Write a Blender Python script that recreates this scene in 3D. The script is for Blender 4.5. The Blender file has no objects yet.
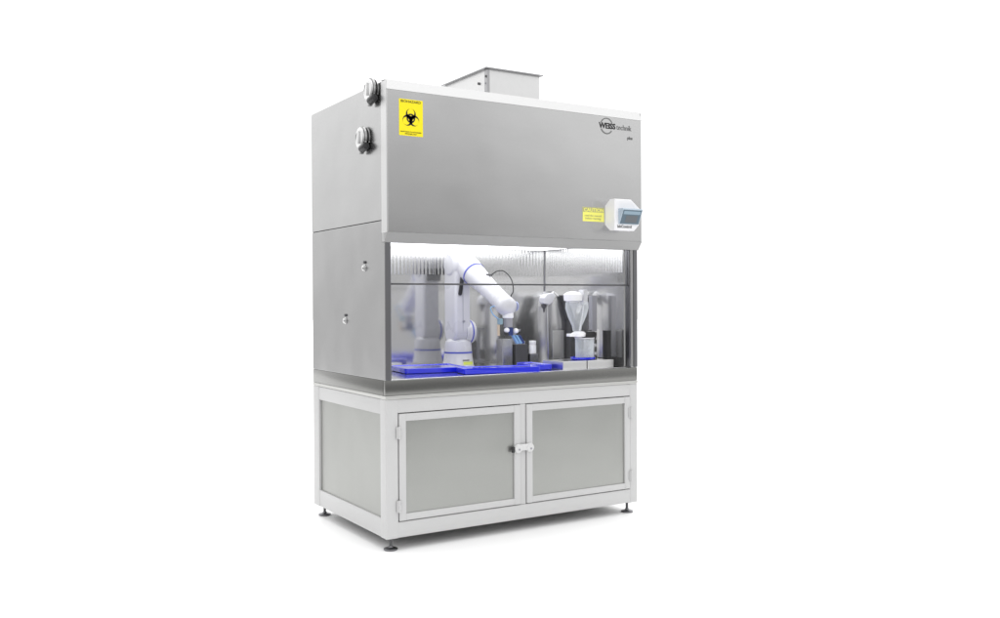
import bpy, bmesh, math, random
from mathutils import Vector, Matrix
random.seed(4)
S = bpy.context.scene
C = S.collection
PI = math.pi

# ---------------------------------------------------------------- camera
cam_d = bpy.data.cameras.new('camera'); cam = bpy.data.objects.new('camera', cam_d); C.objects.link(cam)
cam_d.sensor_width = 36.0; cam_d.lens = 33.648; cam_d.clip_start = 0.05; cam_d.clip_end = 500
M = Matrix(((0.848108, 0.009032, -0.529746), (-0.5298, 0.005161, -0.848107), (-0.004926, 0.999946, 0.009162))).to_4x4()
M.translation = (-1.6033, -3.44157, 1.01872)
cam.matrix_world = M
S.camera = cam
# ---------------------------------------------------------------- studio surroundings (direction dependent white cove)
world = bpy.data.worlds.new('World'); S.world = world; world.use_nodes = True
wn = world.node_tree; wn.nodes.clear()
def wnode(t, **k):
    n = wn.nodes.new(t)
    for a, b in k.items(): setattr(n, a, b)
    return n
w_out = wnode('ShaderNodeOutputWorld'); w_bg = wnode('ShaderNodeBackground'); w_tc = wnode('ShaderNodeTexCoord')
wn.links.new(w_bg.outputs[0], w_out.inputs[0])
w_dot = wnode('ShaderNodeVectorMath', operation='DOT_PRODUCT'); w_dot.inputs[1].default_value = (0.53, 0.848, 0.0)
wn.links.new(w_tc.outputs['Generated'], w_dot.inputs[0])
w_r = wnode('ShaderNodeMapRange', interpolation_type='SMOOTHSTEP')
for i, v in zip((1, 2, 3, 4), (-0.10, 0.84, 0.43, 1.03)): w_r.inputs[i].default_value = v
wn.links.new(w_dot.outputs['Value'], w_r.inputs[0])
w_sep = wnode('ShaderNodeSeparateXYZ'); wn.links.new(w_tc.outputs['Generated'], w_sep.inputs[0])
w_z = wnode('ShaderNodeMapRange', interpolation_type='SMOOTHSTEP')
for i, v in zip((1, 2, 3, 4), (0.15, 0.95, 0.0, 0.55)): w_z.inputs[i].default_value = v
wn.links.new(w_sep.outputs['Z'], w_z.inputs[0])
w_add = wnode('ShaderNodeMath', operation='ADD')
wn.links.new(w_r.outputs[0], w_add.inputs[0]); wn.links.new(w_z.outputs[0], w_add.inputs[1])
w_l = wnode('ShaderNodeMapRange')
for i, v in zip((1, 2, 3, 4), (-0.03, 0.30, 0.0, 0.62)): w_l.inputs[i].default_value = v
wn.links.new(w_sep.outputs['Z'], w_l.inputs[0])
w_add2 = wnode('ShaderNodeMath', operation='ADD')
wn.links.new(w_add.outputs[0], w_add2.inputs[0]); wn.links.new(w_l.outputs[0], w_add2.inputs[1])
w_d2 = wnode('ShaderNodeVectorMath', operation='DOT_PRODUCT'); w_d2.inputs[1].default_value = (-0.56, -0.82, 0.10)   # unseen broad glow added left behind the camera to brighten the chamber walls
wn.links.new(w_tc.outputs['Generated'], w_d2.inputs[0])
w_k = wnode('ShaderNodeMapRange', interpolation_type='SMOOTHSTEP')
for i, v in zip((1, 2, 3, 4), (0.84, 0.99, 0.0, 0.60)): w_k.inputs[i].default_value = v
wn.links.new(w_d2.outputs['Value'], w_k.inputs[0])
w_add3 = wnode('ShaderNodeMath', operation='ADD')
wn.links.new(w_add2.outputs[0], w_add3.inputs[0]); wn.links.new(w_k.outputs[0], w_add3.inputs[1])
w_d3 = wnode('ShaderNodeVectorMath', operation='DOT_PRODUCT'); w_d3.inputs[1].default_value = (0.86, -0.50, 0.12)   # second, smaller unseen glow added to brighten the hood's right side
wn.links.new(w_tc.outputs['Generated'], w_d3.inputs[0])
w_k2 = wnode('ShaderNodeMapRange', interpolation_type='SMOOTHSTEP')
for i, v in zip((1, 2, 3, 4), (0.80, 1.0, 0.0, 0.32)): w_k2.inputs[i].default_value = v
wn.links.new(w_d3.outputs['Value'], w_k2.inputs[0])
w_add4 = wnode('ShaderNodeMath', operation='ADD')
wn.links.new(w_add3.outputs[0], w_add4.inputs[0]); wn.links.new(w_k2.outputs[0], w_add4.inputs[1])
wn.links.new(w_add4.outputs[0], w_bg.inputs[1]); w_bg.inputs[0].default_value = (1, 1, 1, 1)
# unseen overhead area light, added to lift the floor to white
ld = bpy.data.lights.new('overhead_fill', 'AREA'); ld.shape = 'RECTANGLE'; ld.size = 4.0; ld.size_y = 3.0; ld.energy = 42; ld.color = (1, 1, 1)
lo = bpy.data.objects.new('overhead_fill', ld); C.objects.link(lo); lo.location = (0.3, 0.3, 4.6); lo.rotation_euler = (math.radians(0), 0, 0)
# ---------------------------------------------------------------- render look
S.view_settings.view_transform = 'Standard'; S.view_settings.look = 'None'
S.view_settings.exposure = 0.0; S.view_settings.gamma = 1.0
S.render.engine = 'CYCLES'

# ================================================================ materials
def new_mat(name):
    m = bpy.data.materials.new(name); m.use_nodes = True
    return m, m.node_tree, m.node_tree.nodes['Principled BSDF']
def paint(name, col, rough=0.45, metal=0.0, var=0.03, spec=0.5, bump=0.0, bscale=200, coat=0.0):
    m, t, b = new_mat(name)
    tc = t.nodes.new('ShaderNodeTexCoord'); n = t.nodes.new('ShaderNodeTexNoise'); n.inputs['Scale'].default_value = 7; n.inputs['Detail'].default_value = 5
    t.links.new(tc.outputs['Object'], n.inputs['Vector'])
    r = t.nodes.new('ShaderNodeMapRange'); r.inputs[3].default_value = 1 - var; r.inputs[4].default_value = 1 + var
    t.links.new(n.outputs['Fac'], r.inputs[0])
    mx = t.nodes.new('ShaderNodeVectorMath'); mx.operation = 'SCALE'; mx.inputs[0].default_value = col
    t.links.new(r.outputs[0], mx.inputs['Scale']); t.links.new(mx.outputs[0], b.inputs['Base Color'])
    r2 = t.nodes.new('ShaderNodeMapRange'); r2.inputs[3].default_value = rough * .88; r2.inputs[4].default_value = min(1, rough * 1.12)
    t.links.new(n.outputs['Fac'], r2.inputs[0]); t.links.new(r2.outputs[0], b.inputs['Roughness'])
    b.inputs['Metallic'].default_value = metal; b.inputs['Specular IOR Level'].default_value = spec
    b.inputs['Coat Weight'].default_value = coat
    if bump:
        n2 = t.nodes.new('ShaderNodeTexNoise'); n2.inputs['Scale'].default_value = bscale
        t.links.new(tc.outputs['Object'], n2.inputs['Vector'])
        bp = t.nodes.new('ShaderNodeBump'); bp.inputs['Strength'].default_value = bump; bp.inputs['Distance'].default_value = 0.001
        t.links.new(n2.outputs['Fac'], bp.inputs['Height']); t.links.new(bp.outputs[0], b.inputs['Normal'])
    return m
def steel(name, col=(0.6, 0.6, 0.6), rough=0.3, stretch=(2, 2, 90), var=0.06, bump=0.04, blot=0.12, metal=1.0, wave=0.0):
    """brushed steel: grain stretched along one axis, broad roughness patches"""
    m, t, b = new_mat(name)
    tc = t.nodes.new('ShaderNodeTexCoord'); mp = t.nodes.new('ShaderNodeMapping'); mp.inputs['Scale'].default_value = stretch
    t.links.new(tc.outputs['Object'], mp.inputs['Vector'])
    n = t.nodes.new('ShaderNodeTexNoise'); n.inputs['Scale'].default_value = 4; n.inputs['Detail'].default_value = 6; n.inputs['Roughness'].default_value = .65
    t.links.new(mp.outputs[0], n.inputs['Vector'])
    n2 = t.nodes.new('ShaderNodeTexNoise'); n2.inputs['Scale'].default_value = 2.2; n2.inputs['Detail'].default_value = 3
    t.links.new(tc.outputs['Object'], n2.inputs['Vector'])
    r = t.nodes.new('ShaderNodeMapRange'); r.inputs[3].default_value = 1 - var; r.inputs[4].default_value = 1 + var
    t.links.new(n.outputs['Fac'], r.inputs[0])
    mx = t.nodes.new('ShaderNodeVectorMath'); mx.operation = 'SCALE'; mx.inputs[0].default_value = col
    t.links.new(r.outputs[0], mx.inputs['Scale']); t.links.new(mx.outputs[0], b.inputs['Base Color'])
    r2 = t.nodes.new('ShaderNodeMapRange'); r2.inputs[3].default_value = rough * (1 - blot); r2.inputs[4].default_value = rough * (1 + blot)
    t.links.new(n2.outputs['Fac'], r2.inputs[0])
    ad = t.nodes.new('ShaderNodeMath'); ad.operation = 'MULTIPLY'
    t.links.new(r2.outputs[0], ad.inputs[0]); t.links.new(r.outputs[0], ad.inputs[1]); t.links.new(ad.outputs[0], b.inputs['Roughness'])
    b.inputs['Metallic'].default_value = metal
    bp = t.nodes.new('ShaderNodeBump'); bp.inputs['Strength'].default_value = bump; bp.inputs['Distance'].default_value = 0.0005
    t.links.new(n.outputs['Fac'], bp.inputs['Height']); t.links.new(bp.outputs[0], b.inputs['Normal'])
    if wave:   # slight oil-canning of thin sheet
        n3 = t.nodes.new('ShaderNodeTexNoise'); n3.inputs['Scale'].default_value = 2.6; n3.inputs['Detail'].default_value = 1.5
        t.links.new(tc.outputs['Object'], n3.inputs['Vector'])
        b2 = t.nodes.new('ShaderNodeBump'); b2.inputs['Strength'].default_value = 1.0; b2.inputs['Distance'].default_value = wave
        t.links.new(n3.outputs['Fac'], b2.inputs['Height']); t.links.new(bp.outputs[0], b2.inputs['Normal']); t.links.new(b2.outputs[0], b.inputs['Normal'])
    return m
def glass(name, col=(1, 1, 1), rough=0.0, alpha_mix=0.85, tint=0.97):
    """thin clear sheet: mostly see-through with a clear-coat reflection"""
    m, t, b = new_mat(name)
    t.nodes.remove(b); o = t.nodes['Material Output']
    tr = t.nodes.new('ShaderNodeBsdfTransparent'); tr.inputs[0].default_value = (tint * col[0], tint * col[1], tint * col[2], 1)
    gl = t.nodes.new('ShaderNodeBsdfGlossy'); gl.inputs['Roughness'].default_value = rough
    fr = t.nodes.new('ShaderNodeFresnel'); fr.inputs[0].default_value = 1.45
    sc = t.nodes.new('ShaderNodeMath'); sc.operation = 'MULTIPLY'; sc.inputs[1].default_value = alpha_mix
    t.links.new(fr.outputs[0], sc.inputs[0])
    mx = t.nodes.new('ShaderNodeMixShader'); t.links.new(sc.outputs[0], mx.inputs[0]); t.links.new(tr.outputs[0], mx.inputs[1]); t.links.new(gl.outputs[0], mx.inputs[2])
    t.links.new(mx.outputs[0], o.inputs[0])
    return m
def emit(name, col, s):
    m, t, b = new_mat(name)
    b.inputs['Emission Color'].default_value = (*col, 1); b.inputs['Emission Strength'].default_value = s
    b.inputs['Base Color'].default_value = (.02, .02, .02, 1); b.inputs['Roughness'].default_value = .3
    return m

m_floor = paint('white_floor', (0.93, 0.93, 0.93), 0.55, var=0.005)
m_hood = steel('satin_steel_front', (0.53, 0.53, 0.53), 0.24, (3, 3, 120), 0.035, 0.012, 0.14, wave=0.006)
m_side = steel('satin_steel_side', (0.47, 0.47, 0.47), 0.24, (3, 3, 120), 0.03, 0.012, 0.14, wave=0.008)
m_side_shade = steel('satin_steel_side_shaded', (0.40, 0.40, 0.40), 0.24, (3, 3, 120), 0.03, 0.008, 0.14, wave=0.010)  # side steel again, darkened so the lower wall carries its shade in the colour
m_toptrim = steel('top_trim_steel', (0.66, 0.66, 0.66), 0.34, (3, 3, 80), 0.02, 0.01)
m_sill = steel('bead_blasted_sill', (0.88, 0.88, 0.88), 0.55, (3, 3, 3), 0.02, 0.01, metal=0.7)
m_trim = steel('bright_steel_trim', (0.80, 0.80, 0.80), 0.28, (3, 3, 80), 0.02, 0.01)
m_inner = steel('polished_chamber_steel', (0.75, 0.75, 0.75), 0.115, (60, 60, 1.5), 0.05, 0.02, 0.25, metal=0.90)
m_rib = steel('corrugated_chamber_steel', (0.74, 0.74, 0.74), 0.17, (60, 60, 1.5), 0.04, 0.01, 0.2)
m_band = steel('dark_band_steel', (0.215, 0.215, 0.207), 0.20, (1.5, 2, 120), 0.16, 0.03, 0.15)
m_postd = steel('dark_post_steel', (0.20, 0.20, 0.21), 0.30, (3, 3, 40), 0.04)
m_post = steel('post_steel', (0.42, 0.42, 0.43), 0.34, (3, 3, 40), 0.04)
m_lip_shade = steel('shaded_lip_steel', (0.30, 0.30, 0.30), 0.40, (3, 3, 80), 0.02, 0.01)  # steel darkened in colour for the shade under the hood
m_dchrome = steel('dark_chrome', (0.30, 0.30, 0.30), 0.12, (5, 5, 5), 0.02, 0.0, 0.1)
m_dsteel = steel('dispenser_steel', (0.62, 0.62, 0.63), 0.22, (60, 60, 2), 0.06, 0.02, 0.2)
m_cap = steel('port_cap_steel', (0.68, 0.68, 0.68), 0.16, (40, 40, 2), 0.10, 0.02)
m_chrome = steel('chrome', (0.66, 0.66, 0.66), 0.07, (5, 5, 5), 0.02, 0.0, 0.1)
m_duct = steel('galvanised_duct', (0.74, 0.74, 0.74), 0.38, (9, 9, 9), 0.04, 0.03, 0.2)
m_frame = paint('light_grey_paint', (0.51, 0.51, 0.51), 0.38, var=0.015, bump=0.03, bscale=500)
m_panel = steel('frosted_door_panel', (0.36, 0.365, 0.35), 0.34, (110, 110, 110), 0.09, 0.01, 0.18, metal=0.8, wave=0.010)
m_gap = paint('dark_gap', (0.03, 0.03, 0.03), 0.8)
m_black = paint('black_plastic', (0.02, 0.02, 0.022), 0.4)
m_dgrey = paint('dark_grey_plastic', (0.075, 0.075, 0.08), 0.42)
m_mgrey = paint('mid_grey_plastic', (0.30, 0.30, 0.33), 0.45)
m_lgrey = paint('pale_grey_plastic', (0.62, 0.62, 0.65), 0.4)
m_white = paint('white_plastic', (0.85, 0.85, 0.87), 0.32, var=0.01)
m_latch = paint('pale_latch_plastic', (0.60, 0.60, 0.60), 0.35, var=0.01)
m_robot = paint('robot_white_shell', (0.58, 0.58, 0.61), 0.28, var=0.012, coat=0.4)
m_ring = paint('blue_ring', (0.07, 0.09, 0.48), 0.35)
m_lavender = paint('lavender_plastic', (0.34, 0.38, 0.62), 0.35)
m_blue = paint('blue_plastic', (0.012, 0.022, 0.68), 0.10, var=0.02, coat=0.6)
m_navy = paint('navy_metal', (0.02, 0.04, 0.16), 0.3)
m_lblue = paint('light_blue_plastic', (0.20, 0.38, 0.62), 0.35)
m_teal = paint('blue_grey_plastic', (0.22, 0.33, 0.40), 0.4)
m_screenbox = paint('screen_frame_grey_blue', (0.42, 0.50, 0.58), 0.3)
m_tan = paint('tan_plastic', (0.55, 0.45, 0.33), 0.5)
m_yellow = paint('warning_yellow', (0.95, 0.80, 0.0), 0.5, var=0.01)
m_pyellow = paint('pale_yellow_label', (0.88, 0.86, 0.18), 0.5, var=0.02)
m_dyellow = paint('olive_label_band', (0.42, 0.41, 0.22), 0.5)
m_ink = paint('black_ink', (0.012, 0.010, 0.012), 0.6)
m_gink = paint('grey_ink', (0.16, 0.16, 0.16), 0.6)
m_lime = paint('lime_sticker', (0.62, 0.70, 0.12), 0.5)
m_rubber = paint('black_rubber', (0.02, 0.02, 0.02), 0.6)
m_glass = glass('sash_glass', alpha_mix=0.7)
m_vessel = glass('clear_vessel', (0.93, 0.96, 0.98), 0.02, 1.0, 0.93)
def frosted(name, col, k):
    m, t, b = new_mat(name)
    o = t.nodes['Material Output']; b.inputs['Base Color'].default_value = (*col, 1); b.inputs['Roughness'].default_value = .12
    tr = t.nodes.new('ShaderNodeBsdfTransparent'); mx = t.nodes.new('ShaderNodeMixShader'); 
    lw = t.nodes.new('ShaderNodeLayerWeight'); lw.inputs['Blend'].default_value = 0.35
    pw = t.nodes.new('ShaderNodeMapRange'); pw.inputs[3].default_value = k * .45; pw.inputs[4].default_value = min(1, k * 2.1)
    t.links.new(lw.outputs['Facing'], pw.inputs[0]); t.links.new(pw.outputs[0], mx.inputs[0])
    t.links.new(tr.outputs[0], mx.inputs[1]); t.links.new(b.outputs[0], mx.inputs[2]); t.links.new(mx.outputs[0], o.inputs[0])
    return m
m_vessel = frosted('clear_vessel_plastic', (0.80, 0.84, 0.88), 0.42)
m_lamp = emit('chamber_lamp', (0.97, 0.98, 1.0), 3.0)
m_screen = emit('screen_glow', (0.17, 0.29, 0.39), 0.45)
m_screen2 = emit('screen_bar_glow', (0.42, 0.60, 0.74), 0.6)
m_screen3 = emit('screen_field_glow', (0.20, 0.23, 0.26), 0.5)

# ================================================================ mesh helpers
ORG = {}
def link(name, bm, mat, parent=None, smooth=None, shift=None):
    """bm is in world coordinates; vertices become local to the top-level thing's origin"""
    me = bpy.data.meshes.new(name)
    o = bpy.data.objects.new(name, me); C.objects.link(o)
    root = parent
    while root is not None and root.parent is not None: root = root.parent
    off = Vector(root.location) if root is not None else (Vector(shift) if shift else Vector((0, 0, 0)))
    bmesh.ops.translate(bm, verts=bm.verts, vec=-off)
    bm.normal_update()
    if smooth is not None:
        for f in bm.faces: f.smooth = True
        for e in bm.edges:
            if len(e.link_faces) == 2 and e.calc_face_angle(0) > math.radians(smooth): e.smooth = False
    bm.to_mesh(me); bm.free()
    me.materials.append(mat)
    if parent is not None: o.parent = parent
    elif shift: o.location = off
    return o
def thing(name, loc, label, cat, group=None):
    o = bpy.data.objects.new(name, None); C.objects.link(o); o.location = loc; o.empty_display_size = .05
    tag(o, label, cat, group); return o
def tag(o, label, cat, group=None):
    o['label'] = label; o['category'] = cat
    if group: o['group'] = group
    return o
def box(bm, x0, x1, y0, y1, z0, z1, bev=0.0, seg=2):
    r = bmesh.ops.create_cube(bm, size=1)
    vs = r['verts']
    bmesh.ops.scale(bm, verts=vs, vec=(x1 - x0, y1 - y0, z1 - z0))
    bmesh.ops.translate(bm, verts=vs, vec=((x0 + x1) / 2, (y0 + y1) / 2, (z0 + z1) / 2))
    if bev > 0:
        es = list({e for v in vs for e in v.link_edges})
        bmesh.ops.bevel(bm, geom=es, offset=bev, segments=seg, profile=0.6, affect='EDGES')
    return bm
def B(*a, **k): return box(bmesh.new(), *a, **k)
def frame_z(a, b):
    d = (Vector(b) - Vector(a)); q = d.to_track_quat('Z', 'Y'); return q.to_matrix().to_4x4()
def cyl(bm, a, b, r0, r1=None, seg=32, bev=0.0, cap=True):
    if r1 is None: r1 = r0
    a = Vector(a); b = Vector(b); L = (b - a).length
    pts = [(r0, 0), (r1, L)]
    if bev > 0: pts = [(r0 - bev, 0), (r0 - bev * .3, bev * .3), (r0, bev), (r1, L - bev), (r1 - bev * .3, L - bev * .3), (r1 - bev, L)]
    return lathe(bm, pts, a, b, seg, cap)
def lathe(bm, prof, a, b, seg=32, cap=True):
    m = Matrix.Translation(a) @ frame_z(a, b); rings = []
    for r, z in prof:
        rings.append([bm.verts.new(m @ Vector((r * math.cos(2 * PI * i / seg), r * math.sin(2 * PI * i / seg), z))) for i in range(seg)])
    for p, q in zip(rings, rings[1:]):
        for i in range(seg):
            j = (i + 1) % seg; bm.faces.new((p[i], p[j], q[j], q[i]))
    if cap:
        bm.faces.new(rings[0][::-1]); bm.faces.new(rings[-1])
    return bm
def tube(bm, pts, r, seg=10):
    """swept tube through a Catmull-Rom spline"""
    P = [Vector(p) for p in pts]; Q = [P[0]] + P + [P[-1]]; path = []
    for i in range(1, len(Q) - 2):
        for k in range(8):
            t = k / 8; a, b, c, d = Q[i - 1], Q[i], Q[i + 1], Q[i + 2]
            path.append(0.5 * ((2 * b) + (c - a) * t + (2 * a - 5 * b + 4 * c - d) * t * t + (3 * b - a - 3 * c + d) * t ** 3))
    path.append(P[-1]); rings = []
    for i, p in enumerate(path):
        dr = (path[min(i + 1, len(path) - 1)] - path[max(i - 1, 0)]).normalized()
        u = dr.cross(Vector((0.13, 1, 0.2))).normalized(); v = dr.cross(u)
        rings.append([bm.verts.new(p + r * (math.cos(2 * PI * j / seg) * u + math.sin(2 * PI * j / seg) * v)) for j in range(seg)])
    for p, q in zip(rings, rings[1:]):
        for i in range(seg):
            j = (i + 1) % seg; bm.faces.new((p[i], p[j], q[j], q[i]))
    bm.faces.new(rings[0][::-1]); bm.faces.new(rings[-1])
    return bm
def prism(bm, pts, axis, a, b, bev=0.0, seg=2):
    """polygon pts (2D) extruded along axis: x -> pts are (y,z); y -> (x,z); z -> (x,y)"""
    def mk(p, t):
        return {'x': (t, p[0], p[1]), 'y': (p[0], t, p[1]), 'z': (p[0], p[1], t)}[axis]
    A = [bm.verts.new(mk(p, a)) for p in pts]; Bv = [bm.verts.new(mk(p, b)) for p in pts]
    n = len(pts); fs = [bm.faces.new(A), bm.faces.new(Bv[::-1])]
    for i in range(n):
        j = (i + 1) % n; fs.append(bm.faces.new((A[j], A[i], Bv[i], Bv[j])))
    bmesh.ops.recalc_face_normals(bm, faces=fs)
    if bev > 0:
        es = list({e for f in fs for e in f.edges})
        bmesh.ops.bevel(bm, geom=es, offset=bev, segments=seg, profile=0.6, affect='EDGES')
    return bm
def capsule_pts(p, q, r, n=14, r2=None):
    r2 = r if r2 is None else r2
    a = math.atan2(q[1] - p[1], q[0] - p[0]); out = []
    for i in range(n + 1):
        t = a + PI / 2 + PI * i / n; out.append((p[0] + r * math.cos(t), p[1] + r * math.sin(t)))
    for i in range(n + 1):
        t = a - PI / 2 + PI * i / n; out.append((q[0] + r2 * math.cos(t), q[1] + r2 * math.sin(t)))
    return out
def text(name, s, size, loc, mat, parent, depth=0.0006, bold=0.0, sx=1.0, align='LEFT'):
    """raised lettering standing on an xz face looking towards -y"""
    cu = bpy.data.curves.new('t', 'FONT'); cu.body = s; cu.size = size; cu.extrude = depth; cu.offset = bold; cu.align_x = align; cu.resolution_u = 3
    to = bpy.data.objects.new('t', cu); C.objects.link(to)
    dg = bpy.context.evaluated_depsgraph_get()
    me = bpy.data.meshes.new_from_object(to.evaluated_get(dg))
    bm = bmesh.new(); bm.from_mesh(me); bpy.data.objects.remove(to); bpy.data.curves.remove(cu); bpy.data.meshes.remove(me)
    bmesh.ops.transform(bm, matrix=Matrix.Translation(loc) @ Matrix.Rotation(PI / 2, 4, 'X') @ Matrix.Diagonal((sx, 1, 1, 1)), verts=bm.verts)
    return link(name, bm, mat, parent)
def arc_band(bm, cx, cz, y, r0, r1, t0, t1, n=24, th=0.0006):
    """flat ring sector on an xz face"""
    for i in range(n):
        a = t0 + (t1 - t0) * i / n; b = t0 + (t1 - t0) * (i + 1) / n
        c = [(cx + r * math.cos(t), cz + r * math.sin(t)) for r, t in ((r0, a), (r1, a), (r1, b), (r0, b))]
        prism(bm, c, 'y', y, y - th)
    return bm

W, D, H = 1.3174, 0.8112, 0.0333
Z = dict(bot=0.052, ftop=0.619, lip=0.634, band=0.698, open=1.2564, bev=1.2946, seam=1.344, top=1.907)

# ================================================================ setting
bm = bmesh.new()   # white studio sweep the cabinet stands on
bm.faces.new([bm.verts.new(p) for p in ((-2.4, -2.4, 0), (30, -2.4, 0), (30, 45, 0), (-2.4, 45, 0))])
fl = link('floor', bm, m_floor); fl['kind'] = 'structure'

# ================================================================ the cabinet
cab = thing('safety_cabinet', (0, 0, 0), 'tall brushed steel biological safety cabinet with open lit work chamber on a white framed stand', 'safety cabinet')
# outer side walls (lower, chamber height)
for x0, x1 in ((0, 0.022), (1.279, W)):
    link('side_wall', B(x0, x1, 0.0, D, Z['band'] - 0.001, Z['seam'], bev=0.002), m_side_shade, cab)
# upper side sheets; thin groove between the two sheets
for x0, x1, g0, g1 in ((-0.001, 0.022, 0.003, 0.02), (1.279, W + 0.001, 1.29, W - 0.003)):
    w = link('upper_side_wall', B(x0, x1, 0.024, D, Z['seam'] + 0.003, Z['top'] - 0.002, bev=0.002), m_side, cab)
    link('seam', B(g0, g1, 0.01, D - 0.004, Z['seam'] - 0.002, Z['seam'] + 0.005), m_gap, w)
link('back_wall', B(0.023, 1.278, 0.745, D - 0.002, Z['band'], Z['top'] - 0.01), m_side, cab)
link('top_panel', B(0.003, W - 0.003, 0.022, D - 0.003, Z['top'] - 0.012, Z['top'] + 0.001), m_side, cab)
# front hood: profile in (y, z), bevelled lip at the bottom
hp = [(-H, Z['bev']), (-0.007, Z['open'] + 0.002), (0.021, Z['open']), (0.021, Z['top']), (-H + 0.010, Z['top']), (-H, Z['top'] - 0.040)]
hood = link('front_hood', prism(bmesh.new(), hp, 'x', -0.002, W + 0.002, bev=0.0035, seg=3), m_hood, cab, smooth=40)
link('hood_lip_shade', prism(bmesh.new(), [(-H - 0.0012, Z['bev'] - 0.001), (-0.007, Z['open'] - 0.001), (0.0205, Z['open'] - 0.001), (0.0205, Z['open'] + 0.001), (-0.006, Z['open'] + 0.001), (-H + 0.001, Z['bev'] + 0.0005)], 'x', -0.003, W + 0.003), m_lip_shade, hood)  # thin darker cover added over the lip bevel to carry its shade
link('top_trim', prism(bmesh.new(), [(-H - 0.0025, Z['top'] - 0.040), (-H + 0.0085, Z['top'] + 0.001), (0.02, Z['top'] + 0.003), (0.02, Z['top'] + 0.0005), (-H + 0.012, Z['top'] - 0.002), (-H + 0.001, Z['top'] - 0.040)], 'x', -0.004, W + 0.004), m_toptrim, hood)
for x0, x1 in ((-0.0045, -0.0015), (W + 0.0015, W + 0.0045)):
    link('edge_trim', B(x0, x1, -H + 0.002, 0.020, Z['bev'], Z['top'] - 0.004, bev=0.001), m_toptrim, hood)

# work chamber
link('chamber_rear_wall', B(0.0225, 1.2785, 0.711, 0.740, Z['band'] - 0.002, 1.30), m_inner, cab)
for x0, x1 in ((0.0222, 0.0262), (1.2745, 1.2788)):
    link('chamber_side_wall', B(x0, x1, 0.045, 0.709, Z['band'] - 0.003, 1.292), m_inner, cab)
# corrugated strips below the ceiling
bm = bmesh.new()
def ribs(bm, p0, p1, nrm, z0, z1, n, amp):
    p0 = Vector(p0); p1 = Vector(p1); nrm = Vector(nrm); row = []
    for i in range(n * 8 + 1):
        t = i / (n * 8); p = p0.lerp(p1, t) + nrm * (amp * (1 - math.cos(2 * PI * i / 8)))
        row.append((bm.verts.new((p.x, p.y, z0)), bm.verts.new((p.x, p.y, z1))))
    for a, b in zip(row, row[1:]): bm.faces.new((a[0], b[0], b[1], a[1]))
ribs(bm, (0.027, 0.708, 0), (1.272, 0.708, 0), (0, -1, 0), 1.150, 1.286, 62, 0.0008)
link('corrugated_panel', bm, m_rib, cab, smooth=60)
bm = bmesh.new(); ribs(bm, (1.272, 0.05, 0), (1.272, 0.70, 0), (-1, 0, 0), 1.150, 1.286, 32, 0.0005)
link('corrugated_panel', bm, m_rib, cab, smooth=60)
link('chamber_corner_seam', B(1.2715, 1.2744, 0.706, 0.7085, Z['band'], 1.286), m_mgrey, cab)
ceil = link('chamber_ceiling', B(0.023, 1.278, 0.03, 0.744, 1.288, 1.30), m_white, cab)
link('chamber_lamp', B(0.10, 1.20, 0.08, 0.62, 1.281, 1.2875), m_lamp, ceil)
link('worktop', B(0.0225, 1.278, 0.0405, 0.744, 0.684, 0.694, bev=0.001), m_inner, cab)
# front grille sill
sill = bmesh.new(); box(sill, 0.0225, 1.2785, 0.0005, 0.040, 0.684, 0.6965, bev=0.002)
link('front_sill', sill, m_sill, cab)
# posts and sash rails of the opening
for x0, x1 in ((0.0005, 0.0215), (1.2965, W - 0.0005)):
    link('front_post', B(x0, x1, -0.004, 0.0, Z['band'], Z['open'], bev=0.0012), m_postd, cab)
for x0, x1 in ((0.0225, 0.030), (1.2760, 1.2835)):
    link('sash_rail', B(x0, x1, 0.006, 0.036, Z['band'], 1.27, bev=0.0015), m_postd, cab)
sash = link('sash_window', B(0.030, 1.276, 0.018, 0.023, 1.092, 1.275), m_glass, cab)
link('sash_edge', B(0.030, 1.276, 0.0165, 0.0245, 1.0845, 1.0918, bev=0.001), m_dgrey, sash)

# worktop band and lip
bm = bmesh.new()
box(bm, 0.0, W, -0.002, 0.020, Z['lip'], Z['band'] - 0.0015, bev=0.004)
box(bm, 0.0, 0.020, 0.0215, D, Z['lip'], Z['band'] - 0.0015, bev=0.003)
box(bm, W - 0.020, W, 0.0215, D, Z['lip'], Z['band'] - 0.0015, bev=0.003)
box(bm, 0.021, W - 0.021, D - 0.02, D, Z['lip'], Z['band'] - 0.0015, bev=0.003)
link('worktop_band', bm, m_band, cab, smooth=40)
link('band_lip', B(-0.001, W + 0.001, -0.0035, D + 0.001, Z['ftop'] + 0.0005, Z['lip'] - 0.0005, bev=0.002), steel('lip_steel', (0.62, 0.62, 0.60), 0.36, (3, 3, 60), 0.03), cab)

# stand
std = bmesh.new()
for x0, x1 in ((0.0, 0.055), (W - 0.045, W)):
    for y0, y1 in ((0.0, 0.055), (D - 0.072, D)):
        box(std, x0, x1, y0, y1, Z['bot'], Z['ftop'], bev=0.004, seg=3)
for y0, y1 in ((0.0015, 0.045), (D - 0.045, D - 0.002)):
    box(std, 0.053, W - 0.043, y0, y1, 0.562, Z['ftop'] - 0.001, bev=0.002)
    box(std, 0.053, W - 0.043, y0, y1, Z['bot'] + 0.001, 0.117, bev=0.003)
box(std, 0.650, 0.679, 0.003, 0.045, 0.1175, 0.5615, bev=0.003)
for x0, x1 in ((0.0015, 0.045), (W - 0.045, W - 0.0015)):
    box(std, x0, x1, 0.054, D - 0.070, 0.556, Z['ftop'] - 0.0015, bev=0.002)
    box(std, x0, x1, 0.054, D - 0.070, Z['bot'] + 0.0015, 0.130, bev=0.003)
link('stand_frame', std, m_frame, cab, smooth=35)
for x in (0.010, W - 0.013):
    link('side_panel', B(x, x + 0.003, 0.056, D - 0.073, 0.131, 0.555), m_panel, cab)
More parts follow.
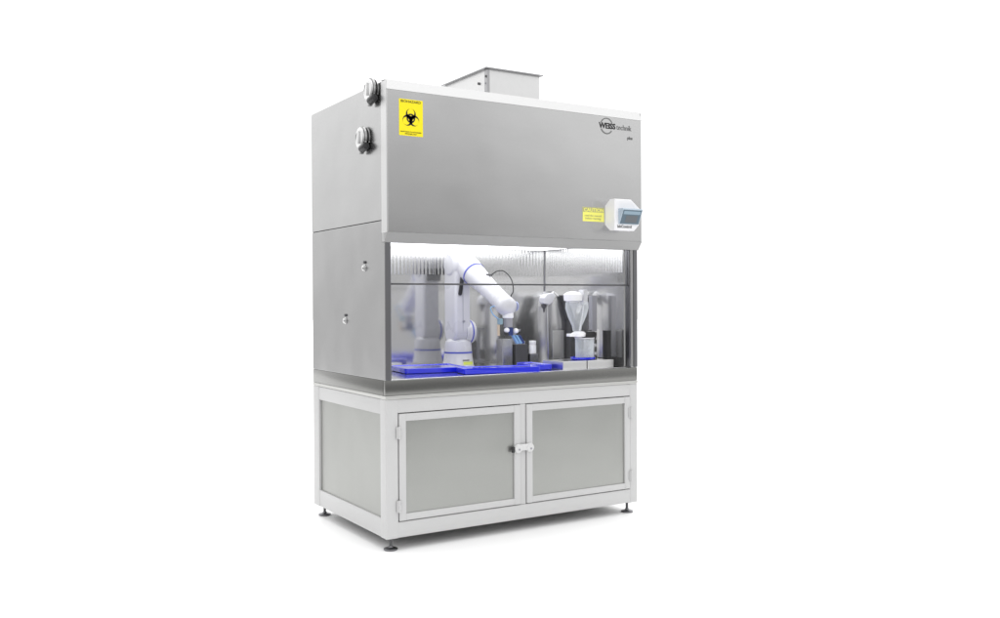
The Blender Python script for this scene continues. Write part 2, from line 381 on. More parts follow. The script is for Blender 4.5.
link('rear_panel', B(0.056, W - 0.046, D - 0.012, D - 0.009, 0.118, 0.561), m_panel, cab)
# dark reveal seen through the door gaps
def door(x0, x1, hinge_x, hs):
    z0, z1 = 0.1205, 0.5585
    bm = bmesh.new()
    box(bm, x0, x0 + 0.031, -0.003, 0.022, z0, z1, bev=0.003)
    box(bm, x1 - 0.031, x1, -0.003, 0.022, z0, z1, bev=0.003)
    box(bm, x0 + 0.0305, x1 - 0.0305, -0.002, 0.021, z1 - 0.031, z1 - 0.0005, bev=0.002)
    box(bm, x0 + 0.0305, x1 - 0.0305, -0.002, 0.021, z0 + 0.0005, z0 + 0.028, bev=0.002)
    d = link('door', bm, m_frame, cab, smooth=35)
    link('door_panel', B(x0 + 0.031, x1 - 0.031, 0.006, 0.009, z0 + 0.0285, z1 - 0.0315), m_panel, d)
    for zc in (0.482, 0.182):
        h = bmesh.new(); box(h, hinge_x - 0.011, hinge_x + 0.011, -0.007, -0.0035, zc - 0.024, zc + 0.024, bev=0.001)
        cyl(h, (hinge_x, -0.008, zc - 0.025), (hinge_x, -0.008, zc + 0.025), 0.0045, seg=14)
        for dz in (-0.015, 0.015): cyl(h, (hinge_x - hs * 0.007, -0.0065, zc + dz), (hinge_x - hs * 0.007, -0.009, zc + dz), 0.002, seg=10)
        link('hinge', h, m_frame, d, smooth=35)
    return d
dl = door(0.0585, 0.6475, 0.056, -1)
dr = door(0.6815, 1.2705, 1.2735, 1)
link('door_reveal', B(0.056, 1.271, 0.024, 0.026, 0.118, 0.561), m_gap, cab)
# latches: a round knob on each door with a bar between them
for xk, d in ((0.632, dl), (0.694, dr)):
    bm = bmesh.new(); cyl(bm, (xk, -0.0035, 0.368), (xk, -0.015, 0.367), 0.021, 0.019, seg=32, bev=0.003)
    link('latch', bm, m_latch, d, smooth=40)
    bm = bmesh.new(); cyl(bm, (xk + 0.002, -0.0152, 0.364), (xk + 0.002, -0.0170, 0.364), 0.0045, seg=16)
    link('keyhole', bm, m_mgrey, d)
link('latch_bar', B(0.634, 0.692, -0.0125, -0.006, 0.357, 0.386, bev=0.003), m_latch, dl, smooth=40)
link('latch_catch', B(0.599, 0.611, -0.014, -0.0035, 0.352, 0.378, bev=0.002), m_black, dl)

# feet
for fx, fy in ((0.035, 0.035), (1.285, 0.04), (0.040, 0.775), (1.28, 0.775)):
    bm = bmesh.new(); cyl(bm, (fx, fy, 0.010), (fx, fy, 0.053), 0.0062, seg=16)
    cyl(bm, (fx, fy, 0.0455), (fx, fy, 0.0515), 0.014, seg=6)
    ft = link('levelling_foot', bm, m_dgrey, cab, smooth=35)
    bm = bmesh.new(); lathe(bm, [(0.027, 0), (0.029, 0.002), (0.029, 0.006), (0.026, 0.008), (0.011, 0.012), (0.009, 0.016)], Vector((fx, fy, 0.0004)), Vector((fx, fy, 1)), 32)
    link('foot_pad', bm, m_postd, ft, smooth=35)

# exhaust duct on the roof
bm = bmesh.new()
dx0, dx1, dy0, dy1, dz0, dz1 = 0.566, 0.848, 0.130, 0.520, Z['top'] + 0.0012, 2.054
t = 0.003
box(bm, dx0, dx1, dy0, dy0 + t, dz0, dz1); box(bm, dx0, dx1, dy1 - t, dy1, dz0, dz1)
box(bm, dx0, dx0 + t, dy0 + t, dy1 - t, dz0, dz1); box(bm, dx1 - t, dx1, dy0 + t, dy1 - t, dz0, dz1)
duct = link('exhaust_duct', bm, m_duct, cab)
bm = bmesh.new(); e = 0.014
box(bm, dx0 - e, dx1 + e, dy0 - e, dy0 + 0.001, dz1 - 0.001, dz1 + 0.004); box(bm, dx0 - e, dx1 + e, dy1 - 0.001, dy1 + e, dz1 - 0.001, dz1 + 0.004)
box(bm, dx0 - e, dx0 + 0.001, dy0 + 0.001, dy1 - 0.001, dz1 - 0.001, dz1 + 0.004); box(bm, dx1 - 0.001, dx1 + e, dy0 + 0.001, dy1 - 0.001, dz1 - 0.001, dz1 + 0.004)
link('duct_flange', bm, m_post, duct)
for y, z in ((0.20, 2.000), (0.135, 2.02)):
    bm = bmesh.new(); cyl(bm, (dx0 + 0.001, y, z), (dx0 - 0.006, y, z), 0.006, seg=12); link('screw', bm, m_dgrey, duct)

for y, z in ((dy0 + 0.012, 1.95), (dy0 + 0.012, 1.99)):
    bm = bmesh.new(); cyl(bm, (dx0 + 0.001, y, z), (dx0 - 0.004, y, z), 0.004, seg=12); link('rivet', bm, m_mgrey, duct)
bm = bmesh.new(); prism(bm, [(dx0 - 0.002, dy0 - 0.002), (dx0 + 0.012, dy0 - 0.002), (dx0 + 0.012, dy0 - 0.0004), (dx0 - 0.0004, dy0 - 0.0004), (dx0 - 0.0004, dy0 + 0.020), (dx0 - 0.002, dy0 + 0.020)], 'z', dz0, dz1 - 0.002)
link('corner_strip', bm, m_post, duct)
# chrome capped ports on the left side
for y, z in ((0.096, 1.884), (0.184, 1.700)):
    bm = bmesh.new(); lathe(bm, [(0.030, 0), (0.046, 0), (0.046, 0.003), (0.034, 0.004), (0.034, 0.010)], Vector((-0.001, y, z)), Vector((-1, y, z)), 36)
    pt = link('side_port', bm, m_dchrome, cab, smooth=35)
    bm = bmesh.new(); lathe(bm, [(0.036, 0), (0.049, 0.003), (0.051, 0.007), (0.049, 0.012), (0.040, 0.015)], Vector((-0.009, y, z)), Vector((-1, y, z)), 36)
    box(bm, -0.024, -0.010, y - 0.010, y + 0.010, z - 0.066, z - 0.044, bev=0.002)
    link('clamp_ring', bm, m_dchrome, pt, smooth=35)
    bm = bmesh.new(); lathe(bm, [(0.044, 0), (0.044, 0.003), (0.036, 0.006), (0.034, 0.004)], Vector((-0.0235, y, z)), Vector((-1, y, z)), 36)
    link('port_cap', bm, m_cap, pt, smooth=35)
    link('cap_handle', B(-0.0345, -0.0275, y - 0.004, y + 0.004, z - 0.024, z + 0.028, bev=0.0015), m_chrome, pt, smooth=35)
    bm = bmesh.new(); cyl(bm, (-0.018, y - 0.004, z - 0.046), (-0.018, y - 0.050, z - 0.038), 0.017, 0.015, seg=12, bev=0.002)
    link('wing_nut', bm, m_black, pt, smooth=35)
# two small steel plugs lower down
for y, z in ((0.196, 1.158), (0.405, 0.933)):
    bm = bmesh.new(); lathe(bm, [(0.013, 0), (0.015, 0.001), (0.015, 0.003), (0.009, 0.004), (0.009, 0.005)], Vector((-0.0002, y, z)), Vector((-1, y, z)), 24)
    pg = link('side_plug', bm, m_chrome, cab, smooth=35)
    bm = bmesh.new(); lathe(bm, [(0.010, 0), (0.0115, 0.002), (0.0115, 0.005), (0.007, 0.008)], Vector((-0.005, y, z)), Vector((-1, y, z)), 24)
    link('plug_head', bm, m_chrome, pg, smooth=35)
    bm = bmesh.new(); cyl(bm, (0.0, y, z + 0.024), (-0.006, y, z + 0.024), 0.006, seg=14)
    link('plug_pin', bm, m_dgrey, pg, smooth=35)

# ---- warning sign
yf = -H
sg = link('warning_sign', B(0.051, 0.158, yf - 0.0012, yf, 1.687, 1.834), m_yellow, cab); sg['label'] = 'yellow biohazard warning sign'
bx, bz, u = 0.1035, 1.762, 0.0026
bm = bmesh.new()
for k in range(3):
    a = PI / 2 + k * 2 * PI / 3
    c1 = Vector((math.cos(a), math.sin(a))) * 6.4; c2 = Vector((math.cos(a), math.sin(a))) * 9.0
    n = 30; P = []
    for i in range(n + 1):
        t = a + math.radians(24) + (2 * PI - math.radians(48)) * i / n
        o = c1 + Vector((math.cos(t), math.sin(t))) * 8.6
        t2 = a + math.radians(14) + (2 * PI - math.radians(28)) * i / n
        q = c2 + Vector((math.cos(t2), math.sin(t2))) * 6.2
        P.append((o, q))
    for (o0, q0), (o1, q1) in zip(P, P[1:]):
        prism(bm, [(bx + p.x * u, bz - 0.004 + p.y * u) for p in (o0, o1, q1, q0)], 'y', yf - 0.0013, yf - 0.0019)
sym = link('biohazard_symbol', bm, m_ink, sg)
bm = bmesh.new(); cx, cz = bx, bz - 0.004
for k in range(3):
    a = PI / 2 + k * 2 * PI / 3
    arc_band(bm, cx, cz, yf - 0.0013, 5.2 * u, 7.4 * u, a - math.radians(42), a + math.radians(42), 12)
link('symbol_ring', bm, m_ink, sg)
text('sign_text', 'BIOHAZARD', 0.0140, (0.1035, yf - 0.0014, 1.8205), m_ink, sg, align='CENTER', sx=1.15)
text('sign_text', 'ADMITTANCE TO AUTHORIZED', 0.0062, (0.1035, yf - 0.0014, 1.7005), m_ink, sg, align='CENTER', sx=1.05)
text('sign_text', 'PERSONNEL ONLY', 0.0062, (0.1035, yf - 0.0014, 1.6925), m_ink, sg, align='CENTER', sx=1.05)
# ---- maker's logo, dark print
lg = text('logo_text', 'WEISS', 0.036, (1.068, yf - 0.0006, 1.812), m_ink, cab, bold=0.0010, sx=0.98)
text('logo_text', 'technik', 0.035, (1.170, yf - 0.0006, 1.812), m_gink, cab, sx=0.86)
text('logo_text', 'plus', 0.020, (1.234, yf - 0.0006, 1.772), m_gink, cab, bold=0.0005)
bm = bmesh.new(); arc_band(bm, 1.112, 1.823, yf - 0.0003, 0.033, 0.038, math.radians(28), math.radians(158)); link('logo_arc', bm, m_gink, cab)
bm = bmesh.new(); arc_band(bm, 1.112, 1.823, yf - 0.0003, 0.032, 0.038, math.radians(205), math.radians(325)); link('logo_arc', bm, m_gink, cab)
# ---- pale yellow instruction label
lb = link('instruction_label', B(0.972, 1.094, yf - 0.001, yf, 1.378, 1.443), m_pyellow, cab); lb['label'] = 'pale yellow instruction label'
link('label_header', B(0.9725, 1.0935, yf - 0.0016, yf - 0.0011, 1.421, 1.4425), m_dyellow, lb)
text('label_text', 'CAUTION', 0.022, (0.977, yf - 0.0018, 1.4235), m_pyellow, lb, bold=0.0006, sx=1.15)
text('label_text', 'read the manual', 0.0125, (1.030, yf - 0.0014, 1.401), m_dyellow, lb, align='CENTER', sx=1.2)
text('label_text', 'before starting', 0.0125, (1.030, yf - 0.0014, 1.388), m_dyellow, lb, align='CENTER', sx=1.2)

# ---- control unit at the right of the hood
prof = [(yf + 0.0, 1.364), (yf + 0.0, 1.441), (-0.078, 1.487), (-0.103, 1.480), (-0.103, 1.337), (-0.078, 1.343)]
front = [(1.100, 1.337), (1.100, 1.480), (1.198, 1.480), (1.248, 1.441), (1.244, 1.365), (1.215, 1.337)]
bm = bmesh.new()
# loft three rings: wall, shoulder, front face
def ring_at(y, pts): return [bm.verts.new((p[0], y, p[1])) for p in pts]
def sc(pts, s, c=(1.17, 1.409)): return [(c[0] + (p[0] - c[0]) * s, c[1] + (p[1] - c[1]) * s) for p in pts]
R0 = ring_at(yf, [(1.170 + (p[0] - 1.170) * (1.0 if p[0] < 1.12 else 0.8), 1.409 + (p[1] - 1.409) * 0.60) for p in front]); R1 = ring_at(-0.070, front); R2 = ring_at(-0.102, front); R3 = ring_at(-0.106, sc(front, 0.95))
bm.faces.new(R0)
for a, b in ((R0, R1), (R1, R2), (R2, R3)):
    for i in range(6):
        j = (i + 1) % 6; bm.faces.new((a[i], a[j], b[j], b[i]))
bm.faces.new(R3[::-1]); bmesh.ops.recalc_face_normals(bm, faces=bm.faces)
cu = link('control_unit', bm, m_white, cab); cu['label'] = 'white control unit with tilted touch screen'
# tilted screen wedge: top edge stands forward, bottom edge flush
bm = bmesh.new()
sx0, sx1 = 1.124, 1.232
prism(bm, [(-0.1065, 1.366), (-0.1065, 1.436), (-0.136, 1.436), (-0.140, 1.430), (-0.1110, 1.366)], 'x', sx0 - 0.004, sx1 + 0.004)
wd = link('screen_housing', bm, m_screenbox, cu)
def on_screen(name, u0, u1, v0, v1, lift, mat):
    """a sheet on the sloping screen face; v runs up the slope"""
    a = Vector((0, -0.1110, 1.366)); b = Vector((0, -0.140, 1.430)); n = Vector((0, -(b.z - a.z), b.y - a.y)).normalized()
    bm = bmesh.new(); vs = []
    for l in (lift, lift + 0.0006):
        for uu, vv in ((u0, v0), (u1, v0), (u1, v1), (u0, v1)):
            p = a.lerp(b, vv) + n * l; vs.append(bm.verts.new((sx0 + (sx1 - sx0) * uu, p.y, p.z)))
    for f in ((0, 3, 2, 1), (4, 5, 6, 7), (0, 1, 5, 4), (1, 2, 6, 5), (2, 3, 7, 6), (3, 0, 4, 7)): bm.faces.new([vs[i] for i in f])
    bmesh.ops.recalc_face_normals(bm, faces=bm.faces)
    return link(name, bm, mat, cu)
on_screen('screen', 0.0, 1.0, 0.03, 0.97, 0.0004, m_screen)
on_screen('screen_bar', 0.05, 0.95, 0.68, 0.90, 0.0014, m_screen2)
on_screen('screen_field', 0.22, 0.85, 0.12, 0.60, 0.0014, m_screen3)
text('control_text', 'labControl', 0.0175, (1.113, -0.1068, 1.349), m_gink, cu, bold=0.0004, sx=1.1)

# ================================================================ robot arm in the chamber
WT = 0.694
rb = thing('robot_arm', (0.647, 0.55, WT), 'white six-axis robot arm with blue joint rings standing in the steel work chamber', 'robot arm')
bc = Vector((0.647, 0.55, 0))
def V(x, y, z): return Vector((x, y, z))
bm = bmesh.new(); lathe(bm, [(0.079, 0), (0.079, 0.006), (0.076, 0.012), (0.068, 0.068)], V(0.647, 0.55, WT + 0.0006), V(0.647, 0.55, 2), 48)
base = link('base', bm, m_robot, rb, smooth=30)
def wrap_label(name, a0, a1, z0, z1, mat, parent):
    bm = bmesh.new(); n = 12; rows = []
    for k in range(n + 1):
        t = math.radians(a0 + (a1 - a0) * k / n); col = []
        for z in (z0, z1):
            r = 0.076 - (z - WT - 0.0126) / 0.056 * 0.008
            for dr in (0.0004, 0.0012): col.append(bm.verts.new((0.647 + (r + dr) * math.cos(t), 0.55 + (r + dr) * math.sin(t), z)))
        rows.append(col)
    for p, q in zip(rows, rows[1:]):
        for i, j in ((1, 3), (3, 2), (2, 0), (0, 1)): bm.faces.new((p[i], q[i], q[j], p[j]))
    for p in (rows[0], rows[-1]): bm.faces.new((p[0], p[1], p[3], p[2]))
    bmesh.ops.recalc_face_normals(bm, faces=bm.faces)
    return link(name, bm, mat, parent)
wrap_label('base_label', -100, -52, 0.708, 0.723, m_lime, base)
wrap_label('base_mark', -102, -72, 0.7265, 0.7330, m_gink, base)
bm = bmesh.new(); cyl(bm, V(0.647, 0.55, 0.7628), V(0.647, 0.55, 0.7698), 0.0695, seg=48); link('joint_ring', bm, m_ring, rb, smooth=30)
bm = bmesh.new(); lathe(bm, [(0.068, 0), (0.067, 0.030), (0.062, 0.050), (0.050, 0.062)], V(0.647, 0.55, 0.7702), V(0.647, 0.55, 2), 48)
link('turret', bm, m_robot, rb, smooth=30)
# lower arm: rounded slab in the yz plane
bm = bmesh.new(); prism(bm, capsule_pts((0.55, 0.868), (0.55, 1.195), 0.060, r2=0.058, n=18), 'x', 0.600, 0.687, bev=0.018, seg=5)
la = link('lower_arm', bm, m_robot, rb, smooth=50)
bm = bmesh.new(); cyl(bm, V(0.645, 0.495, 0.918), V(0.645, 0.485, 0.918), 0.006, seg=14); link('screw', bm, m_mgrey, la)
bm = bmesh.new(); prism(bm, capsule_pts((0.637, 1.132), (0.624, 1.052), 0.0085, n=8), 'y', 0.500, 0.482, bev=0.002); link('grommet', bm, m_black, la, smooth=40)
for zz, yy in ((1.215, 0.492), (1.16, 0.4895), (0.862, 0.4895)):
    bm = bmesh.new(); cyl(bm, V(0.665, yy + 0.01, zz), V(0.665, yy - 0.001, zz), 0.003, seg=10); link('screw', bm, m_mgrey, la)
link('seam', B(0.6405, 0.6420, 0.4893, 0.4910, 0.87, 1.19), m_mgrey, la)
# shoulder motor housing with ring and cap
bm = bmesh.new(); lathe(bm, [(0.060, 0), (0.060, 0.028), (0.059, 0.032)], V(0.664, 0.545, 0.866), V(1, 0.545, 0.866), 48); link('shoulder', bm, m_robot, rb, smooth=30)
bm = bmesh.new(); cyl(bm, V(0.6962, 0.545, 0.866), V(0.7022, 0.545, 0.866), 0.0605, seg=48); link('joint_ring', bm, m_ring, rb, smooth=30)
bm = bmesh.new(); lathe(bm, [(0.058, 0), (0.060, 0.006), (0.055, 0.016), (0.040, 0.023), (0.010, 0.025)], V(0.7025, 0.545, 0.866), V(1, 0.545, 0.866), 48); link('joint_cap', bm, m_robot, rb, smooth=30)
link('rear_cover', B(0.612, 0.690, 0.6095, 0.618, 1.120, 1.185, bev=0.004), m_dgrey, rb)
# elbow housing
bm = bmesh.new(); lathe(bm, [(0.02, -0.010), (0.046, -0.006), (0.060, 0.006), (0.063, 0.02), (0.063, 0.10), (0.060, 0.112), (0.042, 0.122), (0.01, 0.124)], V(0.598, 0.545, 1.195), V(1, 0.545, 1.195), 48)
link('elbow', bm, m_robot, rb, smooth=30)
# forearm reaching towards the opening and down to the right
f0, f1 = V(0.668, 0.520, 1.196), V(0.709, 0.205, 0.992)
fd = (f1 - f0).normalized(); L = (f1 - f0).length
bm = bmesh.new(); lathe(bm, [(0.030, 0), (0.058, 0.012), (0.060, 0.05), (0.058, 0.085)], f0, f1, 48); link('elbow_flange', bm, m_robot, rb, smooth=30)
p = f0 + fd * 0.0855
bm = bmesh.new(); lathe(bm, [(0.0585, 0), (0.0585, 0.0072)], p, p + fd, 48); link('joint_ring', bm, m_ring, rb, smooth=30)
p = f0 + fd * 0.093
bm = bmesh.new(); lathe(bm, [(0.056, 0), (0.053, 0.03), (0.046, 0.12), (0.044, L - 0.13), (0.046, L - 0.10), (0.045, L - 0.085)], p, p + fd, 48); fa = link('forearm', bm, m_robot, rb, smooth=30)
q = f0 + fd * 0.19 + V(-0.002, -0.01, 0.055)
bm = bmesh.new(); box(bm, 0.686, 0.700, 0.340, 0.356, 1.130, 1.146, bev=0.003); box(bm, 0.700, 0.712, 0.330, 0.342, 1.134, 1.144, bev=0.002); link('cable_plug', bm, m_dgrey, fa)
# wrist: rounded knuckle, its own ring, and tool flange
bm = bmesh.new(); lathe(bm, [(0.004, -0.047), (0.028, -0.041), (0.042, -0.021), (0.045, 0), (0.042, 0.021), (0.028, 0.041), (0.004, 0.047)], f1, f1 + V(1, 0.1, 0), 40)
link('wrist', bm, m_robot, rb, smooth=60)
bm = bmesh.new(); cyl(bm, f1 + V(0.048, 0, 0), f1 + V(0.054, 0.0005, 0), 0.022, seg=32); link('end_ring', bm, m_lavender, rb, smooth=30)
bm = bmesh.new(); lathe(bm, [(0.026, 0), (0.026, 0.042), (0.024, 0.045)], V(0.715, 0.20, 0.982), V(0.715, 0.20, 0), 32); link('tool_flange', bm, m_white, rb, smooth=30)
# gripper
gr = bmesh.new(); cyl(gr, V(0.715, 0.20, 0.9368), V(0.715, 0.20, 0.895), 0.020, seg=24); grip = link('gripper', gr, m_mgrey, rb, smooth=30)
link('gripper_body', B(0.704, 0.734, 0.185, 0.215, 0.856, 0.8945, bev=0.003), m_navy, grip)
for x, z in ((0.696, 0.882), (0.746, 0.878)):
    bm = bmesh.new(); lathe(bm, [(0.004, -0.012), (0.010, -0.008), (0.012, 0), (0.010, 0.008), (0.004, 0.012)], V(x, 0.182, z), V(x, -1, z), 20); link('gripper_pad', bm, m_white, grip, smooth=50)
bm = bmesh.new(); cyl(bm, V(0.692, 0.19, 0.866), V(0.692, 0.17, 0.862), 0.008, seg=16); link('bolt', bm, m_black, grip)
for dx, m in ((0.0, m_lblue), (0.018, m_lblue), (0.034, m_navy)):
    bm = bmesh.new(); prism(bm, [(0.732 + dx, 0.858), (0.744 + dx, 0.858), (0.772 + dx * .9, 0.820), (0.760 + dx * .9, 0.816)], 'y', 0.190, 0.206, bev=0.0015); link('finger', bm, m, grip)
link('sensor', B(0.662, 0.682, 0.19, 0.212, 0.908, 0.936, bev=0.004), m_teal, grip)
link('sensor_strip', B(0.658, 0.668, 0.195, 0.205, 0.856, 0.9075, bev=0.002), m_tan, grip)
bm = bmesh.new(); tube(bm, [(0.662, 0.20, 0.935), (0.640, 0.21, 0.955), (0.630, 0.215, 0.985), (0.655, 0.22, 0.992)], 0.0025); link('cable', bm, m_lblue, grip, smooth=60)
bm = bmesh.new(); tube(bm, [(0.708, 0.335, 1.139), (0.722, 0.31, 1.156), (0.752, 0.30, 1.158), (0.776, 0.285, 1.135), (0.786, 0.27, 1.100), (0.779, 0.255, 1.062), (0.764, 0.25, 1.040), (0.750, 0.235, 1.005)], 0.0028); link('cable', bm, m_black, rb, smooth=60)

# ================================================================ blue trays on the worktop
def rot_rect(ax, ay, ang, w, d):
    c, s = math.cos(ang), math.sin(ang)
    return [(ax, ay), (ax + w * c, ay + w * s), (ax + w * c - d * s, ay + w * s + d * c), (ax - d * s, ay + d * c)]
def tray(ax, ay, deg, w, d, h, label):
    a = math.radians(deg)
    o = thing('blue_tray', (ax, ay, WT), label, 'tray', 'blue trays on the worktop')
    bm = bmesh.new()
    # shallow dish: outer wall, rim and sunken floor
    def loop(ins, z):
        c, s = math.cos(a), math.sin(a); w2, d2 = w - 2 * ins, d - 2 * ins; r = max(0.016 - ins, 0.004); pts = []
        for cx, cy, t0 in ((w2 - r, r, -90), (w2 - r, d2 - r, 0), (r, d2 - r, 90), (r, r, 180)):
            for i in range(5):
                t = math.radians(t0 + 90 * i / 4); px, py = ins + cx + r * math.cos(t), ins + cy + r * math.sin(t)
                pts.append(bm.verts.new((ax + px * c - py * s, ay + px * s + py * c, z)))
        return pts
    Ls = [loop(0.006, WT + 0.0006), loop(0.0015, WT + 0.003), loop(0, WT + h - 0.002), loop(0.002, WT + h), loop(0.007, WT + h), loop(0.010, WT + h - 0.003)]
    for p, q in zip(Ls, Ls[1:]):
        n = len(p)
        for i in range(n): bm.faces.new((p[i], p[(i + 1) % n], q[(i + 1) % n], q[i]))
    bm.faces.new(Ls[0][::-1]); bm.faces.new(Ls[-1])
    link('tray_body', bm, m_blue, o, smooth=40)
    return o
tray(0.230, 0.287, -9, 0.300, 0.25, 0.024, 'blue plastic tray at the left end of the worktop beside the white dish')
tray(0.425, 0.108, -13, 0.365, 0.130, 0.027, 'longest blue plastic tray lying in front of the robot arm')
tray(0.830, 0.130, -4, 0.086, 0.21, 0.026, 'small blue plastic tray between the long tray and the glass vessel platform')

# white dish behind the left tray
bm = bmesh.new(); lathe(bm, [(0.085, 0), (0.092, 0.003), (0.094, 0.012), (0.091, 0.012), (0.088, 0.005)], V(0.37, 0.60, WT + 0.0006), V(0.37, 0.60, 2), 40)
tag(link('white_dish', bm, m_white, shift=(0.37, 0.60, WT), smooth=35), 'flat white round dish behind the left blue tray', 'dish')

# dark rack, grey carton, white block and vial behind the small tray
rk = thing('sample_rack', (0.945, 0.47, WT), 'low dark grey sample rack standing behind the small blue tray', 'rack')
link('rack_body', B(0.912, 0.986, 0.440, 0.500, WT + 0.0005, 0.800, bev=0.003), m_dgrey, rk)
for i in range(3):
    for j in range(2):
        bm = bmesh.new(); cyl(bm, V(0.928 + i * 0.021, 0.456 + j * 0.026, 0.8002), V(0.928 + i * 0.021, 0.456 + j * 0.026, 0.816), 0.0075, seg=16); link('tube_cap', bm, m_mgrey, rk, smooth=35)
st = thing('sensor_stand', (0.960, 0.535, WT), 'grey bracket stand behind the dark sample rack', 'stand')
bm = bmesh.new(); box(bm, 0.956, 0.968, 0.525, 0.545, WT + 0.0005, 0.860, bev=0.001); box(bm, 0.935, 0.990, 0.515, 0.555, WT + 0.0007, 0.702, bev=0.001); link('stand_post', bm, m_mgrey, st)
link('stand_arm', B(0.956, 0.998, 0.528, 0.542, 0.8605, 0.872, bev=0.002), m_mgrey, st)
bxo = link('steel_box', B(0.842, 0.900, 0.450, 0.510, WT + 0.0005, 0.828, bev=0.002), m_dsteel, shift=(0.87, 0.48, WT)); tag(bxo, 'upright plain steel box left of the dark sample rack under the gripper', 'box')
blk = link('steel_block', B(0.990, 1.035, 0.425, 0.480, WT + 0.0005, 0.752, bev=0.002), m_dsteel, shift=(1.01, 0.45, WT)); tag(blk, 'low steel block carrying the white vial', 'block')
vl = thing('white_vial', (1.026, 0.452, 0.7525), 'small white screw-cap vial standing on the low steel block', 'vial')
bm = bmesh.new(); lathe(bm, [(0.017, 0), (0.0185, 0.002), (0.0185, 0.040), (0.015, 0.046)], V(1.018, 0.448, 0.7526), V(1.018, 0.448, 2), 24); link('vial_body', bm, m_white, vl, smooth=35)
bm = bmesh.new(); cyl(bm, V(1.018, 0.448, 0.7988), V(1.018, 0.448, 0.816), 0.0180, seg=24, bev=0.001); link('vial_cap', bm, m_white, vl, smooth=35)

# ================================================================ grey dispensing unit in the right rear corner
dp = thing('dispensing_unit', (1.17, 0.45, WT), 'tall grey dispensing unit with white nozzle head in the right rear corner', 'dispenser')
bm = bmesh.new(); prism(bm, [(1.100, WT + 0.0005), (1.096, 0.985), (1.104, 1.044), (1.140, 1.066), (1.176, 1.035), (1.215, 0.950), (1.215, WT + 0.0005)], 'y', 0.430, 0.520, bev=0.006, seg=3)
link('housing', bm, m_dsteel, dp, smooth=35)
link('front_panel', B(1.128, 1.196, 0.4265, 0.4295, WT + 0.03, 0.865, bev=0.001), m_trim, dp)
bm = bmesh.new(); prism(bm, [(1.2155, WT + 0.0005), (1.2155, 0.915), (1.180, 1.045), (1.200, 1.030), (1.262, 0.880), (1.270, 0.840), (1.270, WT + 0.0005)], 'y', 0.395, 0.455, bev=0.003); link('column', bm, m_dgrey, dp)
bm = bmesh.new(); prism(bm, [(1.046, 1.002), (1.044, 1.030), (1.066, 1.050), (1.104, 1.056), (1.118, 1.040), (1.098, 1.008), (1.078, 0.995)], 'y', 0.385, 0.4285, bev=0.005, seg=3); nz = link('nozzle_head', bm, m_lgrey, dp, smooth=35)
bm = bmesh.new(); lathe(bm, [(0.014, 0), (0.014, 0.010), (0.006, 0.022), (0.004, 0.040)], V(1.062, 0.41, 0.998), V(1.062, 0.41, 0), 20); link('nozzle_tip', bm, m_dgrey, nz, smooth=35)

# ================================================================ steel platform, blue dish, vessel, clamp stand, funnel
pf = thing('steel_platform', (1.03, 0.10, WT), 'low brushed steel platform at the right front of the worktop', 'platform')
bm = bmesh.new(); box(bm, 0.932, 1.070, 0.070, 0.235, WT + 0.0005, 0.7335, bev=0.002); link('platform_block', bm, m_trim, pf)
bm = bmesh.new(); box(bm, 1.074, 1.232, 0.070, 0.235, WT + 0.0005, 0.7335, bev=0.002); link('platform_block', bm, m_trim, pf)
link('platform_end', B(1.2325, 1.2355, 0.069, 0.236, WT + 0.0007, 0.737), m_black, pf)
bm = bmesh.new(); lathe(bm, [(0.046, 0), (0.058, 0.003), (0.061, 0.013), (0.058, 0.013), (0.055, 0.006), (0.004, 0.005)], V(1.096, 0.135, 0.7342), V(1.096, 0.135, 2), 48)
tag(link('blue_dish', bm, m_blue, shift=(1.096, 0.135, 0.734), smooth=35), 'round blue dish under the clear vessel on the steel platform', 'dish')
vs = thing('clear_vessel', (1.105, 0.135, 0.740), 'clear glass vessel standing on the round blue dish', 'vessel')
bm = bmesh.new(); lathe(bm, [(0.040, 0), (0.045, 0.004), (0.046, 0.094), (0.044, 0.094), (0.042, 0.006), (0.004, 0.004)], V(1.107, 0.135, 0.7402), V(1.107, 0.135, 2), 40); vg = link('vessel_wall', bm, m_vessel, vs, smooth=35)
bm = bmesh.new(); lathe(bm, [(0.0465, 0), (0.0480, 0.002), (0.0465, 0.005), (0.0440, 0.005), (0.0440, 0.0)], V(1.107, 0.135, 0.8345), V(1.107, 0.135, 2), 40, cap=False); link('vessel_rim', bm, m_lgrey, vs, smooth=60)
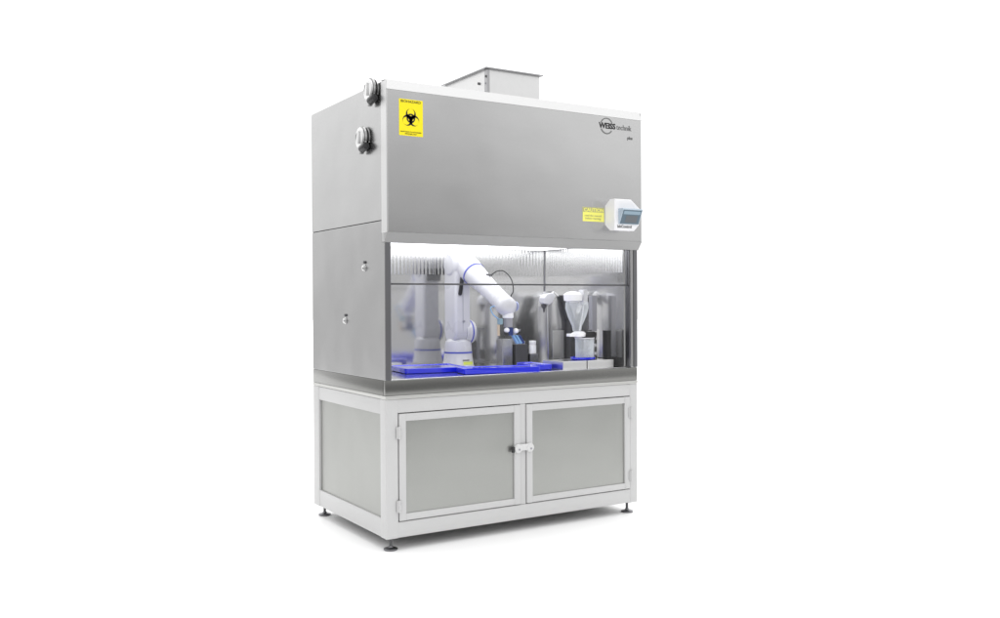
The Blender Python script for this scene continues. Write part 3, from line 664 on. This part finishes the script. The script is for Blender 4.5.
# funnel with white collar, held by the clamp stand
fn = thing('clear_funnel', (1.085, 0.135, 0.86), 'clear tapering funnel with a white collar hanging above the glass vessel', 'funnel')
bm = bmesh.new(); lathe(bm, [(0.054, 0), (0.056, -0.03), (0.044, -0.07), (0.024, -0.115), (0.019, -0.140)], V(1.062, 0.135, 1.010), V(1.062, 0.135, 2), 36, cap=False); link('funnel_cone', bm, m_vessel, fn, smooth=60)
bm = bmesh.new(); lathe(bm, [(0.020, 0), (0.032, 0.004), (0.034, 0.020), (0.021, 0.028)], V(1.072, 0.135, 0.8420), V(1.072, 0.135, 2), 32); box(bm, 1.010, 1.050, 0.120, 0.150, 0.846, 0.860, bev=0.003); link('collar', bm, m_white, fn, smooth=35)
bm = bmesh.new(); lathe(bm, [(0.030, 0), (0.044, 0.006), (0.046, 0.034), (0.030, 0.046), (0.010, 0.050)], V(1.040, 0.135, 1.0105), V(1.040, 0.135, 2), 32); link('funnel_head', bm, m_white, fn, smooth=50)
link('head_plate', B(1.087, 1.113, 0.115, 0.155, 0.995, 1.068, bev=0.004), m_lgrey, fn)
bm = bmesh.new(); tube(bm, [(1.100, 0.135, 0.994), (1.096, 0.135, 0.95), (1.084, 0.135, 0.90), (1.078, 0.135, 0.871)], 0.004); link('feed_tube', bm, m_lgrey, fn, smooth=60)
lq = bmesh.new(); lathe(lq, [(0.040, 0), (0.0425, 0.035), (0.004, 0.036)], V(1.107, 0.135, 0.7465), V(1.107, 0.135, 2), 32)
link('liquid', lq, m_vessel, vs, smooth=35)
cs = thing('clamp_stand', (1.20, 0.16, 0.734), 'silver and black clamp stand with tall rail right of the clear vessel', 'clamp stand')
link('stand_block', B(1.168, 1.194, 0.150, 0.225, 0.7340, 0.868, bev=0.003), m_trim, cs)
for z in (0.760, 0.800, 0.835):
    bm = bmesh.new(); cyl(bm, V(1.181, 0.150, z), V(1.181, 0.144, z), 0.008, seg=20, bev=0.001); link('knob', bm, m_lgrey, cs, smooth=35)
link('clamp_jaw', B(1.150, 1.200, 0.196, 0.236, 0.8685, 0.8690 + 0.002, bev=0.0004), m_black, cs)
bm = bmesh.new(); prism(bm, [(1.100, 0.868), (1.158, 0.868), (1.166, 0.860), (1.166, 0.836), (1.152, 0.822), (1.100, 0.836)], 'y', 0.120, 0.149, bev=0.003); link('clamp', bm, m_black, cs)
link('back_post', B(1.204, 1.228, 0.085, 0.120, 0.7340, 0.872, bev=0.002), m_black, cs)
link('rail', B(1.198, 1.230, 0.195, 0.222, 0.7340, 1.040, bev=0.004), m_mgrey, cs)
